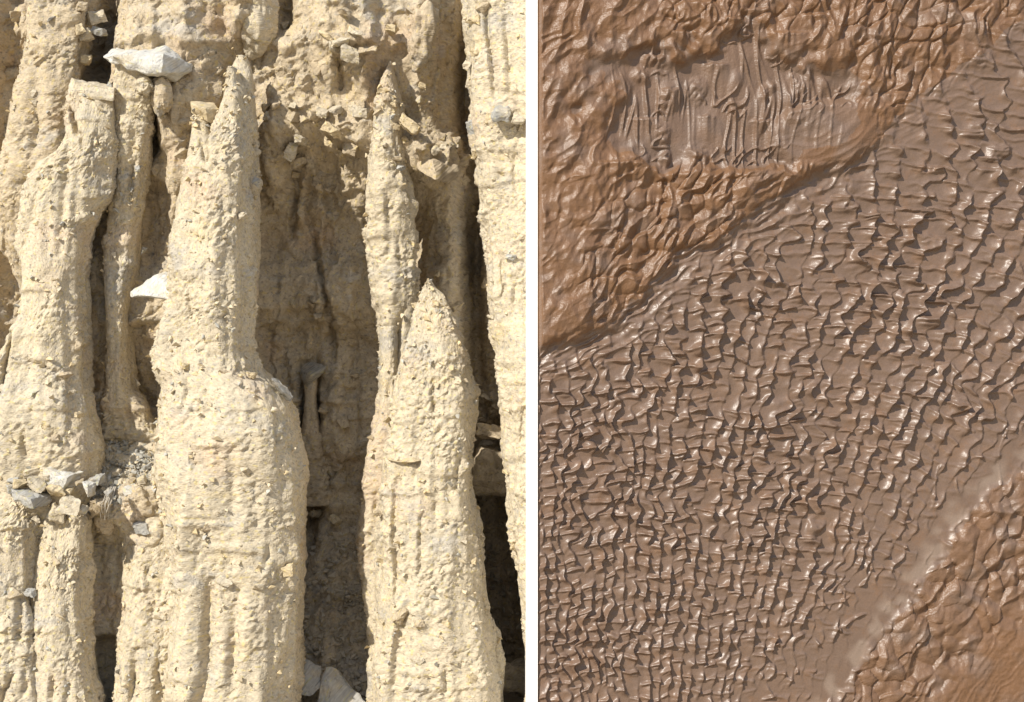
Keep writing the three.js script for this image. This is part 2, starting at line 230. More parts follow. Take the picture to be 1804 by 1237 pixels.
// ---------------------------------------------------------------- pillars
const hoodoos = {};
function hoodoo(key, label, parts, gritN) {
  const g0 = parts[0][1].rows, dp = parts[0][1].dep, last = g0[g0.length - 1], zb = dp[dp.length - 1][1];
  const o = thing('hoodoo', label, 'rock pillar', [WX((last[1] + last[2]) / 2, zb), WY(last[0], zb), zb], 'eroded clay pillars');
  parts.forEach(([name, spec], i) => { const geo = column(spec); mesh(name, geo, clay, o); if (i === 0) { hoodoos[key] = { o, zAt: geo.userData.zAt }; } grit(geo, Math.round(2.6 * gritN * (i ? .2 : 1)), 31 + i + gritN, o); });
  return o;
}
hoodoo('A', 'tan clay pillar at the far left edge, set back behind the flat-capped pillar', [['shaft', { rows: [[-90, 40, 175], [0, 46, 165], [40, 50, 156], [80, 50, 150], [130, 42, 142], [160, 30, 138], [200, 25, 130], [240, 14, 125], [300, 3, 120], [370, 0, 100], [430, 6, 70], [480, 28, 66], [520, 44, 66], [560, 50, 66]], dep: [[-90, -1.3, .7], [300, -1.1, .6], [560, -1.4, .25]], tone: TONE.tan, seed: 3, bumps: [[55, 330, 40, 60, .2]] }]], 260);
hoodoo('B', 'broad cream pillar at left with a flat tilted slab on its head', [
  ['shaft', { rows: [[166, 124, 202], [200, 121, 203], [240, 117, 202], [265, 108, 201], [290, 80, 200], [310, 64, 198], [345, 53, 194], [380, 46, 172], [405, 44, 158], [440, 43, 151], [480, 53, 149], [520, 55, 149], [560, 42, 148], [600, 20, 148], [660, -14, 150], [740, -45, 160], [790, -70, 176], [860, -90, 172], [905, -100, 150], [960, -110, 110], [1300, -120, 90]], dep: [[166, -.45, .45], [300, -.35, .6], [600, -.2, .85], [800, 0, 1.0], [905, 0, .9], [1300, -.3, .8]], seed: 11,
    grooves: [{ w: 3.5, d: .25, p: [[133, 195], [142, 220], [149, 248]] }, { w: 7, d: .14, p: [[133, 240], [128, 330], [120, 460]] }, { w: 4, d: .2, p: [[44, 560], [36, 620], [22, 690], [8, 760]] }, { w: 8, d: .12, p: [[85, 300], [70, 400], [62, 470]] }, { w: 5, d: .12, p: [[60, 630], [85, 640], [118, 655]] }], bumps: [[15, 600, 26, 40, .18], [175, 250, 24, 60, .1]] }]], 900);
hoodoo('B2', 'slender pillar under the large white cap stone, between two broader pillars', [['shaft', { rows: [[110, 208, 278], [150, 206, 274], [200, 205, 268], [260, 204, 262], [300, 204, 256], [380, 198, 246], [430, 191, 242], [470, 190, 239], [530, 191, 230], [600, 192, 231], [680, 190, 238], [730, 180, 262], [775, 165, 292], [850, 150, 310]], dep: [[110, -.5, .45], [250, -.7, .42], [400, -.95, .45], [700, -1.0, .5], [770, -1.25, .5], [850, -1.7, .4]], seed: 23, grooves: [{ w: 5, d: .12, p: [[238, 255], [240, 300], [236, 360]] }] }]], 380);
hoodoo('C', 'tall cream pillar with a twin-pointed top and a wide base, left of the shaded recess', [
  ['shaft', { rows: [[122, 403, 418], [138, 399, 425], [160, 395, 432], [185, 391, 438], [215, 384, 442], [240, 377, 443], [258, 362, 443], [275, 342, 443], [300, 328, 443], [360, 322, 443], [440, 317, 444], [490, 311, 445], [540, 303, 446], [580, 285, 446], [620, 276, 447], [650, 280, 458], [680, 296, 490], [720, 292, 511], [760, 286, 524], [830, 281, 536], [880, 286, 532], [920, 298, 530], [990, 312, 532], [1060, 316, 528], [1120, 311, 525], [1237, 304, 521], [1310, 300, 520]], dep: [[122, -.35, .38], [200, -.4, .75], [300, -.5, 1.1], [600, -.35, 1.15], [760, -.1, 1.35], [1310, 0, 1.5]], seed: 37,
    grooves: [{ w: 6, d: .3, p: [[371, 236], [374, 262], [382, 300]] }, { w: 10, d: .22, p: [[392, 1000], [386, 1080], [388, 1160], [372, 1237]] }, { w: 8, d: .14, p: [[440, 1010], [434, 1110], [430, 1200]] }, { w: 5, d: .12, p: [[300, 545], [296, 600], [290, 660]] }, { w: 6, d: .1, p: [[330, 840], [345, 900], [322, 960]] }], bumps: [[345, 1080, 30, 160, .15], [470, 740, 60, 90, .12], [350, 860, 50, 60, .12], [410, 470, 36, 200, .06]] }],
  ['side_pinnacle', { rows: [[196, 342, 366], [215, 338, 370], [240, 336, 373], [275, 332, 378], [330, 326, 384]], dep: [[196, .05, .28], [330, .1, .42]], seed: 41, amp: .7 }],
  ['back_rib', { rows: [[100, 418, 434], [118, 410, 442], [150, 408, 446], [210, 405, 449], [330, 410, 453], [430, 415, 452]], dep: [[100, -.7, .2], [430, -.6, .4]], seed: 43, amp: .8 }]], 1500);
hoodoo('F', 'thin crumbling pillar with a pointed stony top, set back right of the recess', [['shaft', { rows: [[112, 686, 692], [130, 677, 695], [152, 668, 699], [190, 660, 708], [250, 657, 711], [300, 655, 721], [380, 652, 727], [440, 652, 729], [500, 655, 732], [540, 662, 732], [620, 667, 728], [700, 666, 725], [800, 656, 725], [900, 650, 725]], dep: [[112, -1.0, .25], [250, -1.2, .45], [500, -1.45, .5], [900, -1.5, .6]], seed: 53, amp: 1.1, grooves: [{ w: 6, d: .15, p: [[716, 540], [700, 600], [690, 680]] }] }]], 420);
hoodoo('G', 'cream spire with a rounded point and long flaring base, right of the recess', [
  ['shaft', { rows: [[493, 752, 758], [503, 746, 768], [520, 738, 783], [560, 723, 797], [600, 713, 810], [640, 706, 821], [690, 700, 833], [760, 691, 834], [800, 682, 832], [860, 677, 833], [900, 674, 839], [960, 669, 845], [1040, 665, 852], [1120, 665, 863], [1200, 662, 874], [1310, 660, 884]], dep: [[493, -.25, .2], [600, -.25, .65], [800, -.3, .85], [1310, -.1, 1.05]], seed: 61,
    grooves: [{ w: 7, d: .2, p: [[706, 830], [702, 900], [704, 980], [700, 1060]] }, { w: 4, d: .12, p: [[768, 665], [766, 700], [770, 740]] }, { w: 7, d: .16, p: [[712, 1060], [704, 1140], [702, 1230]] }], bumps: [[690, 950, 20, 170, .08], [770, 900, 50, 200, .08]] }],
  ['side_rib', { rows: [[575, 672, 700], [640, 670, 702], [730, 668, 706], [790, 652, 706], [860, 640, 705], [950, 636, 705], [1010, 640, 708], [1080, 648, 712], [1237, 652, 718], [1310, 650, 720]], dep: [[575, -1.1, .35], [800, -1.15, .5], [1310, -1.0, .7]], seed: 67 }],
  ['base_lump', { rows: [[1090, 850, 868], [1120, 845, 880], [1170, 845, 887], [1237, 850, 882], [1310, 850, 890]], dep: [[1090, -.7, .2], [1310, -.6, .4]], seed: 69 }]], 1100);
hoodoo('H', 'fluted cream pillar at the right of the cliff, beside the white dividing wall', [['shaft', { rows: [[-90, 812, 1000], [0, 818, 1000], [50, 816, 1000], [90, 824, 1000], [130, 826, 1000], [185, 830, 1000], [225, 828, 1000], [260, 835, 1000], [300, 846, 1000], [350, 851, 1000], [430, 855, 1000], [500, 862, 1000], [560, 870, 1000], [620, 879, 1000], [690, 889, 1000], [750, 890, 1000], [800, 893, 1000], [880, 899, 1000], [960, 904, 1000], [1020, 914, 1000], [1080, 924, 1000], [1310, 932, 1000]], dep: [[-90, .1, .7], [600, .25, .7], [1310, .35, .5]], seed: 73, grooves: [{ w: 5, d: .16, p: [[856, 0], [860, 60], [872, 130], [876, 190]] }, { w: 6, d: .12, p: [[890, 10], [896, 100], [900, 170]] }] }]], 700);
hoodoo('D1', 'low pale pillar at the bottom left corner, topped by stone slabs', [['shaft', { rows: [[872, 18, 58], [892, 0, 64], [930, -30, 68], [1040, -45, 66], [1150, -60, 84], [1310, -80, 110]], dep: [[872, .75, .3], [930, .7, .55], [1310, .8, .8]], seed: 83, grooves: [{ w: 5, d: .16, p: [[50, 1040], [46, 1090], [52, 1130]] }, { w: 4, d: .18, p: [[42, 1170], [28, 1205], [18, 1240]] }] }]], 420);
hoodoo('D2', 'low pale pillar below the heap of broken stones, bottom left', [['shaft', { rows: [[898, 84, 140], [915, 78, 148], [950, 74, 151], [1000, 70, 149], [1060, 55, 150], [1130, 34, 156], [1190, 8, 162], [1237, -10, 176], [1310, -25, 190]], dep: [[898, .65, .3], [960, .65, .5], [1310, .7, .85]], seed: 89 }]], 420);
hoodoo('E', 'squat leaning clay buttress at the bottom, between the stone heap pillar and the tall pillar', [['shaft', { rows: [[935, 245, 325], [965, 238, 335], [1000, 230, 338], [1060, 222, 334], [1120, 213, 324], [1180, 208, 316], [1310, 198, 310]], dep: [[935, .1, .3], [1100, .2, .55], [1310, .4, .75]], seed: 97, grooves: [{ w: 8, d: .2, p: [[255, 1130], [246, 1190], [244, 1250]] }, { w: 8, d: .22, p: [[300, 1120], [292, 1180], [290, 1250]] }] }]], 350);

// the rubble ledge between the pillars and the face under it
const ledgeZ = (px, py) => {
  let z = -2.5 + 2.65 * ss(630, 885, py) + .0012 * Math.max(0, py - 885);
  z += .25 * bell(px, 330, 60) * ss(820, 900, py) + .3 * bell(px, 225, 40) * bell(py, 890, 50);
  z -= (.5 * ss(905, 960, py) + .55 * ss(1115, 1140, py)) * bell(px, 182, 36);
  return z + .06 * N(px * .06, py * .06, 4);
};
const ledge = new THREE.Group(); ledge.name = 'rubble_ledge'; ledge.userData = { kind: 'structure' }; scene.add(ledge);
const ledgeGeo = sheet({ x0: 60, x1: 360, y0: 640, y1: 1310, zref: 0, z: ledgeZ, tone: TONE.cream, step: 2.8, amp: .9, skirt: .6 }); mesh('clay_face', ledgeGeo, clay, ledge);
{ // gravel lying on the ledge
  const r = rng(404), n = 1500, im = new THREE.InstancedMesh(chipGeos[1], crumbMat, n), M = new THREE.Matrix4(), q = new THREE.Quaternion(), c = new THREE.Color();
  for (let k = 0; k < n; k++) { const py = mix(762, 885, r()), px = mix(mix(170, 110, ss(780, 860, py)), 292, r()), s = mix(.03, .13, r() ** 3), z = ledgeZ(px, py) + .03; q.setFromEuler(new THREE.Euler(r() * 6, r() * 6, r() * 6)); M.compose(new THREE.Vector3(WX(px, 0), WY(py, 0), z), q, new THREE.Vector3(s * 1.3, s, s)); im.setMatrixAt(k, M); const t = r(); t < .6 ? c.setRGB(.38, .365, .32) : c.setRGB(.52, .44, .31); c.multiplyScalar(mix(.75, 1.15, r())); im.setColorAt(k, c); }
  im.name = 'gravel'; im.userData.kind = 'stuff'; im.castShadow = im.receiveShadow = true; ledge.add(im);
}
{ // rubble on the shaded floor of the recess
  const r = rng(505), n = 1100, im = new THREE.InstancedMesh(chipGeos[2], crumbMat, n), M = new THREE.Matrix4(), q = new THREE.Quaternion(), c = new THREE.Color();
  for (let k = 0; k < n; k++) { const py = mix(945, 1250, r()), px = r() < .8 ? mix(520, 672, r()) : mix(835, 930, r()), s = mix(.03, .16, r() ** 3), z = wallZ(px, py) + .1; q.setFromEuler(new THREE.Euler(r() * 6, r() * 6, r() * 6)); M.compose(new THREE.Vector3(WX(px, -2), WY(py, -2), z), q, new THREE.Vector3(s * 1.3, s, s)); im.setMatrixAt(k, M); c.setRGB(.42, .36, .27).multiplyScalar(mix(.7, 1.1, r())); im.setColorAt(k, c); }
  im.name = 'floor_rubble'; im.userData.kind = 'stuff'; im.castShadow = im.receiveShadow = true; cliff.add(im);
}

// ---------------------------------------------------------------- cap stones and loose slabs, each a thing of its own
const loose = (name, label, category, geo, group) => { const m = mesh(name, geo, stoneMat); m.userData = { label, category }; if (group) m.userData.group = group; return m; };
loose('cap_stone', 'large angular white slab capping the slender pillar', 'stone', hull([[183, 100, -0.25], [208, 84, -0.90], [255, 86, -0.95], [292, 83, -0.60], [288, 94, 0.20], [200, 98, 0.15], [270, 130, 0.20], [284, 128, 0.25], [236, 124, 0.15], [196, 110, 0.00], [338, 115, -0.55], [338, 126, -0.50], [306, 142, -0.30], [312, 138, -0.60], [230, 118, -0.80], [300, 130, -0.90]], STONE.white, 4, 3));
loose('cap_stone', 'thick tan slab lying flat on the broad left pillar', 'stone', hull([[122, 158, -.05], [126, 137, -.5], [205, 152, -.45], [201, 156, .05], [132, 143, .0], [199, 176, .05], [204, 172, -.4], [122, 166, .0], [126, 165, -.7], [200, 160, -.9], [130, 140, -.8]], STONE.pale, 4, 5));
loose('cap_stone', 'pale wedge slab jutting from the left side of the tall pillar', 'stone', hull([[231, 516, .1], [232, 522, .12], [262, 492, -.2], [302, 474, -.3], [330, 480, .1], [336, 530, .35], [312, 529, .55], [270, 522, .4], [248, 520, .3], [312, 500, .4], [268, 489, .1]], STONE.white, 4, 7));
loose('cap_stone', 'small yellowish block wedged on the tall pillar\'s lesser tip', 'stone', hull([[336, 180, .3], [352, 178, .1], [378, 181, 0], [386, 192, .1], [378, 217, .25], [366, 215, .35], [340, 186, .4], [362, 192, .45], [338, 198, .3], [350, 205, .0]], STONE.yellow, 3, 9));
loose('cap_stone', 'grey slab on the shoulder of the tall pillar\'s right edge', 'stone', hull([[478, 664, .25], [490, 668, .0], [505, 684, .2], [517, 700, .3], [511, 708, .35], [498, 690, .6], [480, 672, .6], [496, 700, .2]], STONE.grey, 3, 11));
loose('cap_stone', 'long tan slab lying aslant on the thin pillar\'s right side', 'stone', block(722, 221, 42, 20, -.75, .35, STONE.yellow, { rz: 35, seed: 13, lev: 3, taper: .15 }));
loose('cap_stone', 'large two-faced block jutting from the cliff right of the thin pillar', 'stone', hull([[728, 276, -1.1], [762, 284, -.75], [768, 316, -.65], [740, 300, -.85], [768, 282, -1.3], [806, 292, -1.2], [800, 318, -1.05], [790, 326, -1.0], [745, 290, -1.7], [810, 300, -1.7]], STONE.tan, 4, 15));
loose('cap_stone', 'thin pale ledge stone on the lower left face of the rounded spire', 'stone', hull([[680, 806, .25], [690, 799, .1], [720, 794, .2], [744, 802, .3], [746, 809, .55], [730, 814, .75], [700, 814, .65], [684, 811, .45], [712, 818, .6]], STONE.yellow, 3, 17));
loose('cap_stone', 'blue-grey flat stone lodged high on the right-hand pillar', 'stone', block(884, 199, 38, 20, 1.0, .5, STONE.grey, { rz: 8, seed: 19, lev: 3, tip: 25 }));
loose('cap_stone', 'small pale grey stone beside the blue-grey flat stone on the right-hand pillar', 'stone', block(912, 210, 28, 14, 1.05, .4, STONE.pale, { rz: 16, seed: 21, lev: 3, tip: 20 }));
loose('cap_stone', 'grey-brown stone on a thin clay stem in the shaded recess', 'stone', hull([[530, 652, -2.85], [534, 642, -3.05], [556, 638, -3.05], [574, 646, -2.85], [570, 656, -2.75], [552, 664, -2.55], [541, 682, -2.70], [531, 668, -2.75], [546, 660, -2.45], [556, 668, -2.95]], STONE.dark, 3, 23));
// heap of broken stones on the ledge
const heapLabel = ['small rounded grey stone at the far left of the stone heap', 'pale flat stone at the top left of the heap', 'large white block on top of the stone heap', 'cream stone in the middle of the heap, left of the dark gap', 'rounded cream stone low left in the heap', 'grey slab overhanging the bottom left pillar', 'cream cube-like stone at the front of the heap', 'round tan stone under the white block', 'upright pale stone at the right of the heap', 'large tan boulder at the right end of the heap', 'pale stone hanging under the front of the heap', 'small grey stone perched behind the upright stone'];
[[24, 842, 24, 18, 1.0, .3, 'grey', 10, 0], [60, 829, 48, 22, .75, .45, 'pale', -14, 10], [108, 842, 58, 32, .85, .5, 'white', 14, 12], [68, 852, 36, 24, 1.05, .4, 'pale', 5, 6], [34, 853, 30, 18, 1.15, .35, 'yellow', 6, 4], [55, 876, 58, 20, 1.15, .55, 'grey', 24, 14], [126, 888, 42, 30, 1.2, .45, 'pale', 14, 6], [97, 866, 30, 26, 1.1, .4, 'yellow', -10, 4], [155, 863, 24, 32, .95, .35, 'white', 6, 3], [171, 901, 42, 52, .75, .5, 'tan', 14, 5], [100, 904, 30, 34, 1.0, .35, 'pale', 22, 3], [172, 845, 26, 16, .6, .3, 'grey', -8, 9]].forEach((q, i) =>
  loose('heap_stone', heapLabel[i], 'stone', block(q[0], q[1], q[2], q[3], q[4], q[5], STONE[q[6]], { rz: q[7], ry: 20 * Math.sin(i * 2.1), tip: q[8], seed: 200 + i, lev: 3, taper: .35 }), 'broken stones heaped on the ledge'));
[[18, 858, 'small grey chip at the left tip of the stone heap, below the rounded grey stone', 'grey'], [84, 838, 'small pale chip between the two flat stones on top of the heap', 'pale'], [140, 850, 'small tan chip between the white block and the upright pale stone', 'tan'], [80, 886, 'yellowish chip just right of the overhanging grey slab', 'yellow'], [148, 898, 'small pale chip between the cream cube-like stone and the tan boulder', 'pale'], [190, 868, 'small grey chip above the tan boulder, beside the dry roots', 'grey'], [120, 866, 'yellow chip under the right corner of the white block', 'yellow'], [46, 862, 'small tan chip on top of the overhanging grey slab', 'tan']].forEach(([px, py, l, c], i) => loose('heap_chip', l, 'stone', block(px, py, 15 + 8 * hash(i, 5), 11 + 7 * hash(i, 6), 1.0, .24, STONE[c], { rz: 60 * (hash(i, 7) - .5), ry: 60 * (hash(i, 8) - .5), tip: 20, seed: 950 + i, lev: 2, taper: .5 }), 'small chips in the stone heap'));
// boulders at the back of the dark crevice
[['broad shaded boulder lodged in the crevice beside the right-hand pillar', 868, 832, 78, 88, -2.9, 1.0, 2], ['flat shaded stone above the boulder in the crevice', 866, 760, 60, 26, -3.2, .8, 4], ['shaded block at the foot of the crevice, right of the spire', 900, 1190, 70, 60, -2.2, .8, 6]].forEach(([l, x, y, w, h, z, t, s]) => loose('boulder', l, 'boulder', block(x, y, w, h, z, t, STONE.tan, { seed: 300 + s, lev: 4, rz: 6, taper: .3 })));
loose('boulder', 'smooth pale slab on the recess floor at the bottom edge', 'boulder', hull([[540, 1300, -.1], [575, 1176, -.65], [600, 1180, -.7], [650, 1250, -.3], [640, 1310, .1], [560, 1230, -.3], [590, 1290, .2], [620, 1300, -1.2], [560, 1290, -1.2]], STONE.grey, 4, 31));
loose('boulder', 'shadowed angular stone on the recess floor against the tall pillar', 'boulder', hull([[524, 1200, -.5], [535, 1160, -.8], [562, 1175, -.75], [566, 1210, -.45], [545, 1228, -.35], [526, 1222, -.4], [545, 1190, -1.2]], STONE.grey, 3, 33));
// lumps hanging under the white cap stone: clay
const hang = (px, py, w, h, z, t, tone, seed, label) => { const m = mesh('clay_lump', clod(px, py, w, h, z, t, tone, seed), clay); m.userData = { label, category: 'clay lump', group: 'clay lumps hanging from the cliff' }; return m; };
hang(285, 166, 34, 74, -.25, .5, TONE.tan, 3, 'oval clay lump hanging under the white cap stone');
hang(312, 190, 44, 96, -.65, .6, TONE.tan, 7, 'greyish clay lump behind the oval lump, under the cap stone\'s right end');
hang(312, 300, 32, 84, -.6, .35, TONE.tan, 11, 'dark-sided clay lump beside the tall pillar\'s upper left edge');
hang(184, 905, 34, 66, .25, .4, TONE.tan, 19, 'pointed clay lump under the tan boulder of the heap');
hang(452, 35, 62, 120, -1.15, .8, TONE.cream, 17, 'bulging clay lump at the top edge, above the shaded recess');
hang(258, 150, 30, 34, -.15, .35, TONE.cream, 29, 'small round clay knob just below the white cap stone');
hang(742, 62, 62, 130, -1.2, .9, TONE.tan, 37, 'tall rounded clay bulge at the top, left of the dark crevice');
hang(236, 885, 76, 70, .25, .5, TONE.tan, 45, 'broad cracked clay block on the ledge beside the stone heap');
hang(270, 935, 70, 60, .25, .5, TONE.cream, 47, 'cracked clay block below the ledge, left of the tall pillar');
// little pillar under the dark stone
hoodoo('S', 'thin clay stem holding up a grey-brown stone in the shaded recess', [['shaft', { rows: [[662, 534, 558], [700, 537, 556], [750, 534, 562], [800, 526, 574], [890, 515, 590]], dep: [[662, -2.85, .15], [890, -3.05, .35]], tone: TONE.tan, amp: 1, seed: 101 }]], 20);
// dry roots hanging over the ledge
{ const o = thing('dry_root', 'tuft of dry grey roots dangling beside the tan boulder of the heap', 'root', [WX(192, .9), WY(912, .9), .9]); const m = new THREE.MeshStandardMaterial({ color: new THREE.Color(.36, .32, .26), roughness: .95 }); const r = rng(61);
  for (let i = 0; i < 9; i++) { const pts = []; let x = 200 + r() * 10 - 5, dx = -4 - r() * 3; for (let k = 0; k < 6; k++) { pts.push(new THREE.Vector3(WX(x, .8), WY(858 + k * (9 + r() * 3), .8), .78 + .2 * Math.sin(k * .7) + .05 * r())); x += dx * .5 + (r() - .5) * 5; } mesh('strand', new THREE.TubeGeometry(new THREE.CatmullRomCurve3(pts), 18, .007 + r() * .006, 5), m, o); }
}
// stones set in the cliff and the pillars: parts of what holds them
const onCliff = [[575, 62, 30, 10], [600, 74, 34, 12], [615, 96, 40, 20], [556, 118, 34, 16], [645, 88, 66, 10], [590, 84, 18, 14], [625, 55, 24, 10], [692, 52, 22, 12], [728, 25, 36, 14], [610, 20, 30, 14], [468, 190, 16, 14], [476, 206, 22, 16], [486, 182, 20, 12], [514, 186, 12, 10], [520, 204, 26, 18], [532, 208, 30, 18], [552, 206, 18, 12], [566, 198, 24, 12], [590, 196, 14, 14], [634, 184, 22, 16], [628, 200, 34, 24], [612, 220, 18, 16], [582, 228, 44, 18], [530, 248, 20, 16], [512, 266, 22, 30], [524, 282, 34, 22], [618, 260, 34, 20], [600, 270, 18, 10], [576, 250, 14, 10], [520, 308, 12, 14], [560, 326, 22, 12], [582, 332, 14, 10], [740, 262, 22, 14], [768, 266, 18, 16], [790, 258, 26, 12], [812, 280, 24, 20], [800, 250, 14, 28], [775, 245, 16, 12], [744, 150, 12, 12], [740, 172, 10, 12], [815, 318, 26, 18], [832, 360, 22, 14], [838, 372, 18, 16], [548, 538, 18, 12], [562, 556, 16, 10], [556, 528, 14, 10], [516, 536, 12, 8], [625, 660, 14, 10], [595, 700, 12, 8], [662, 700, 10, 8], [570, 726, 16, 8], [604, 742, 18, 12], [560, 770, 26, 18], [556, 905, 16, 12], [590, 915, 20, 14], [30, 30, 34, 26], [20, 130, 36, 22], [28, 380, 18, 14], [36, 545, 18, 18], [180, 70, 22, 20], [500, 45, 18, 12], [505, 20, 14, 12], [845, 740, 30, 14], [880, 720, 26, 12], [860, 700, 22, 10], [845, 690, 18, 10], [855, 780, 26, 14], [862, 500, 14, 18], [800, 540, 20, 12], [812, 600, 18, 12], [770, 480, 14, 10], [650, 830, 12, 10]];
const stoneCols = ['tan', 'tan', 'pale', 'yellow', 'tan'];
onCliff.forEach(([px, py, w, h], i) => { const z = wallZ(px, py) + .13; const m = mesh('stone', block(px, py, w * 1.15, h * 1.25, z, .22 + .3 * hash(i, 3), STONE[stoneCols[Math.floor(hash(i, 9) * 5)]], { rz: (hash(i, 1) - .4) * 60, ry: (hash(i, 2) - .5) * 70, tip: (hash(i, 4) - .2) * 40, seed: 400 + i, lev: 3, taper: .6 }), stoneMat, cliff); m.name = i ? 'stone_' + String(i).padStart(3, '0') : 'stone'; });
const onPillar = { A: [[60, 18, 24, 16], [145, 10, 26, 18], [170, 30, 38, 30], [172, 56, 32, 16], [150, 62, 26, 24], [152, 105, 20, 20], [46, 54, 22, 26], [66, 78, 24, 24], [72, 108, 18, 18], [56, 164, 16, 16], [56, 182, 14, 16], [140, 50, 18, 20], [30, 225, 18, 20], [90, 32, 20, 8], [22, 250, 12, 20]],
  B: [[138, 608, 14, 12], [105, 508, 10, 8], [110, 395, 8, 8], [70, 310, 14, 10], [80, 750, 16, 12], [98, 770, 20, 10], [22, 775, 14, 8], [115, 660, 20, 8], [5, 685, 16, 12], [125, 690, 14, 8], [30, 700, 10, 10], [140, 730, 10, 8], [62, 690, 20, 8]],
  B2: [[192, 497, 14, 10], [205, 412, 8, 10], [252, 442, 12, 12], [200, 140, 14, 14], [196, 148, 10, 12], [204, 447, 10, 12], [243, 674, 10, 14], [236, 724, 12, 8], [240, 260, 20, 10], [242, 296, 14, 10], [176, 704, 14, 10]],
  C: [[377, 540, 46, 12], [452, 322, 20, 16], [427, 380, 18, 12], [436, 176, 12, 14], [395, 415, 14, 8], [288, 770, 20, 14], [320, 270, 20, 18], [395, 1026, 30, 12], [452, 1034, 22, 14], [358, 555, 12, 10], [330, 645, 14, 10], [410, 580, 12, 8], [445, 662, 14, 12], [310, 720, 14, 8], [432, 826, 18, 10], [395, 655, 20, 10], [425, 700, 12, 8], [390, 746, 14, 8], [365, 925, 16, 18], [510, 1005, 22, 20], [460, 812, 12, 10], [316, 1148, 12, 12], [480, 720, 14, 10], [340, 290, 8, 8], [400, 730, 24, 14], [340, 480, 10, 12]],
  F: [[672, 160, 20, 16], [680, 172, 22, 14], [694, 182, 18, 22], [668, 198, 14, 14], [664, 222, 14, 10], [722, 262, 18, 16], [712, 246, 14, 14], [730, 430, 18, 10], [690, 205, 14, 10], [700, 225, 16, 12], [655, 330, 8, 10], [676, 255, 16, 8], [700, 280, 18, 12], [706, 296, 14, 8], [655, 270, 8, 8], [732, 500, 12, 10]],
  G: [[738, 1096, 30, 14], [784, 1096, 32, 22], [706, 1084, 26, 28], [735, 1162, 26, 14], [796, 1168, 18, 12], [732, 538, 10, 8], [773, 534, 12, 8], [759, 636, 12, 8], [672, 988, 14, 12], [678, 940, 14, 12], [705, 938, 12, 10], [666, 905, 16, 10], [738, 864, 14, 12], [818, 955, 12, 8], [795, 980, 12, 6], [836, 988, 10, 8], [696, 1112, 14, 22], [835, 1195, 24, 16], [690, 705, 10, 10], [682, 740, 14, 12], [698, 665, 10, 8], [757, 765, 16, 8], [704, 958, 10, 10]],
  H: [[836, 34, 34, 30], [850, 12, 26, 18], [822, 116, 14, 16], [826, 146, 12, 20], [842, 92, 26, 12], [866, 208, 20, 20], [848, 196, 22, 14], [836, 275, 12, 18], [832, 222, 20, 24], [850, 295, 8, 8], [884, 305, 16, 10], [900, 452, 26, 10], [865, 560, 12, 10], [922, 416, 14, 10], [918, 672, 22, 10], [893, 694, 14, 12], [907, 962, 14, 18], [898, 845, 10, 10], [922, 856, 10, 6], [920, 226, 18, 20], [904, 230, 16, 14], [870, 496, 10, 8]],
  D1: [[8, 1044, 20, 20], [28, 1046, 34, 14], [54, 1044, 20, 12], [66, 912, 18, 10]], D2: [[72, 986, 26, 10], [100, 990, 16, 10], [88, 1140, 12, 8], [146, 1222, 16, 12]], E: [[216, 1180, 12, 10], [248, 940, 30, 30], [300, 975, 16, 12]] };
for (const [key, list] of Object.entries(onPillar)) { const { o, zAt } = hoodoos[key]; list.forEach(([px, py, w, h], i) => { const s = key.charCodeAt(0) + key.length * 50 + i; const z = zAt(px, py) - .03; const m = mesh('stone', block(px, py, w * 1.1, h * 1.15, z, .16 + .2 * hash(s, 3), STONE[['pale', 'yellow', 'tan', 'pale', 'grey'][Math.floor(hash(s, 9) * 5)]], { rz: (hash(s, 1) - .4) * 40, ry: (hash(s, 2) - .5) * 60, tip: (hash(s, 4)) * 30, seed: 600 + s, lev: 3, taper: .6 }), stoneMat, o); if (i) m.name = 'stone_' + String(i).padStart(3, '0'); }); }
const onLedge = [[248, 845, 20, 14], [262, 822, 16, 12], [228, 862, 24, 18], [170, 828, 20, 12], [205, 832, 16, 14], [240, 795, 14, 10], [270, 862, 14, 12], [190, 790, 16, 10], [215, 812, 14, 10], [250, 930, 32, 26], [342, 905, 26, 30], [232, 848, 14, 12], [278, 776, 12, 10], [180, 850, 12, 12]];
onLedge.forEach(([px, py, w, h], i) => { const m = mesh('stone', block(px, py, w, h, ledgeZ(px, py) + .08, .25, STONE[['pale', 'grey', 'white', 'tan'][i % 4]], { rz: (hash(i, 71) - .5) * 50, tip: 15, seed: 800 + i, lev: 2, taper: .45 }), stoneMat, ledge); if (i) m.name = 'stone_' + String(i).padStart(3, '0'); });

// ---------------------------------------------------------------- white dividing wall
{ const z = 1.62, s = sc(z), x0 = WX(927, z), x1 = WX(947, z); const g = new THREE.BoxGeometry(x1 - x0, 14.2, 5.6, 1, 1, 1); g.translate((x0 + x1) / 2, 7.1 - .62, z - 2.8);
  const m = mesh('dividing_wall', g, new THREE.MeshStandardMaterial({ color: new THREE.Color(.9, .9, .9), roughness: .8 })); m.userData = { label: 'narrow white upright wall between the clay cliff and the brown dune slope', category: 'wall' }; }

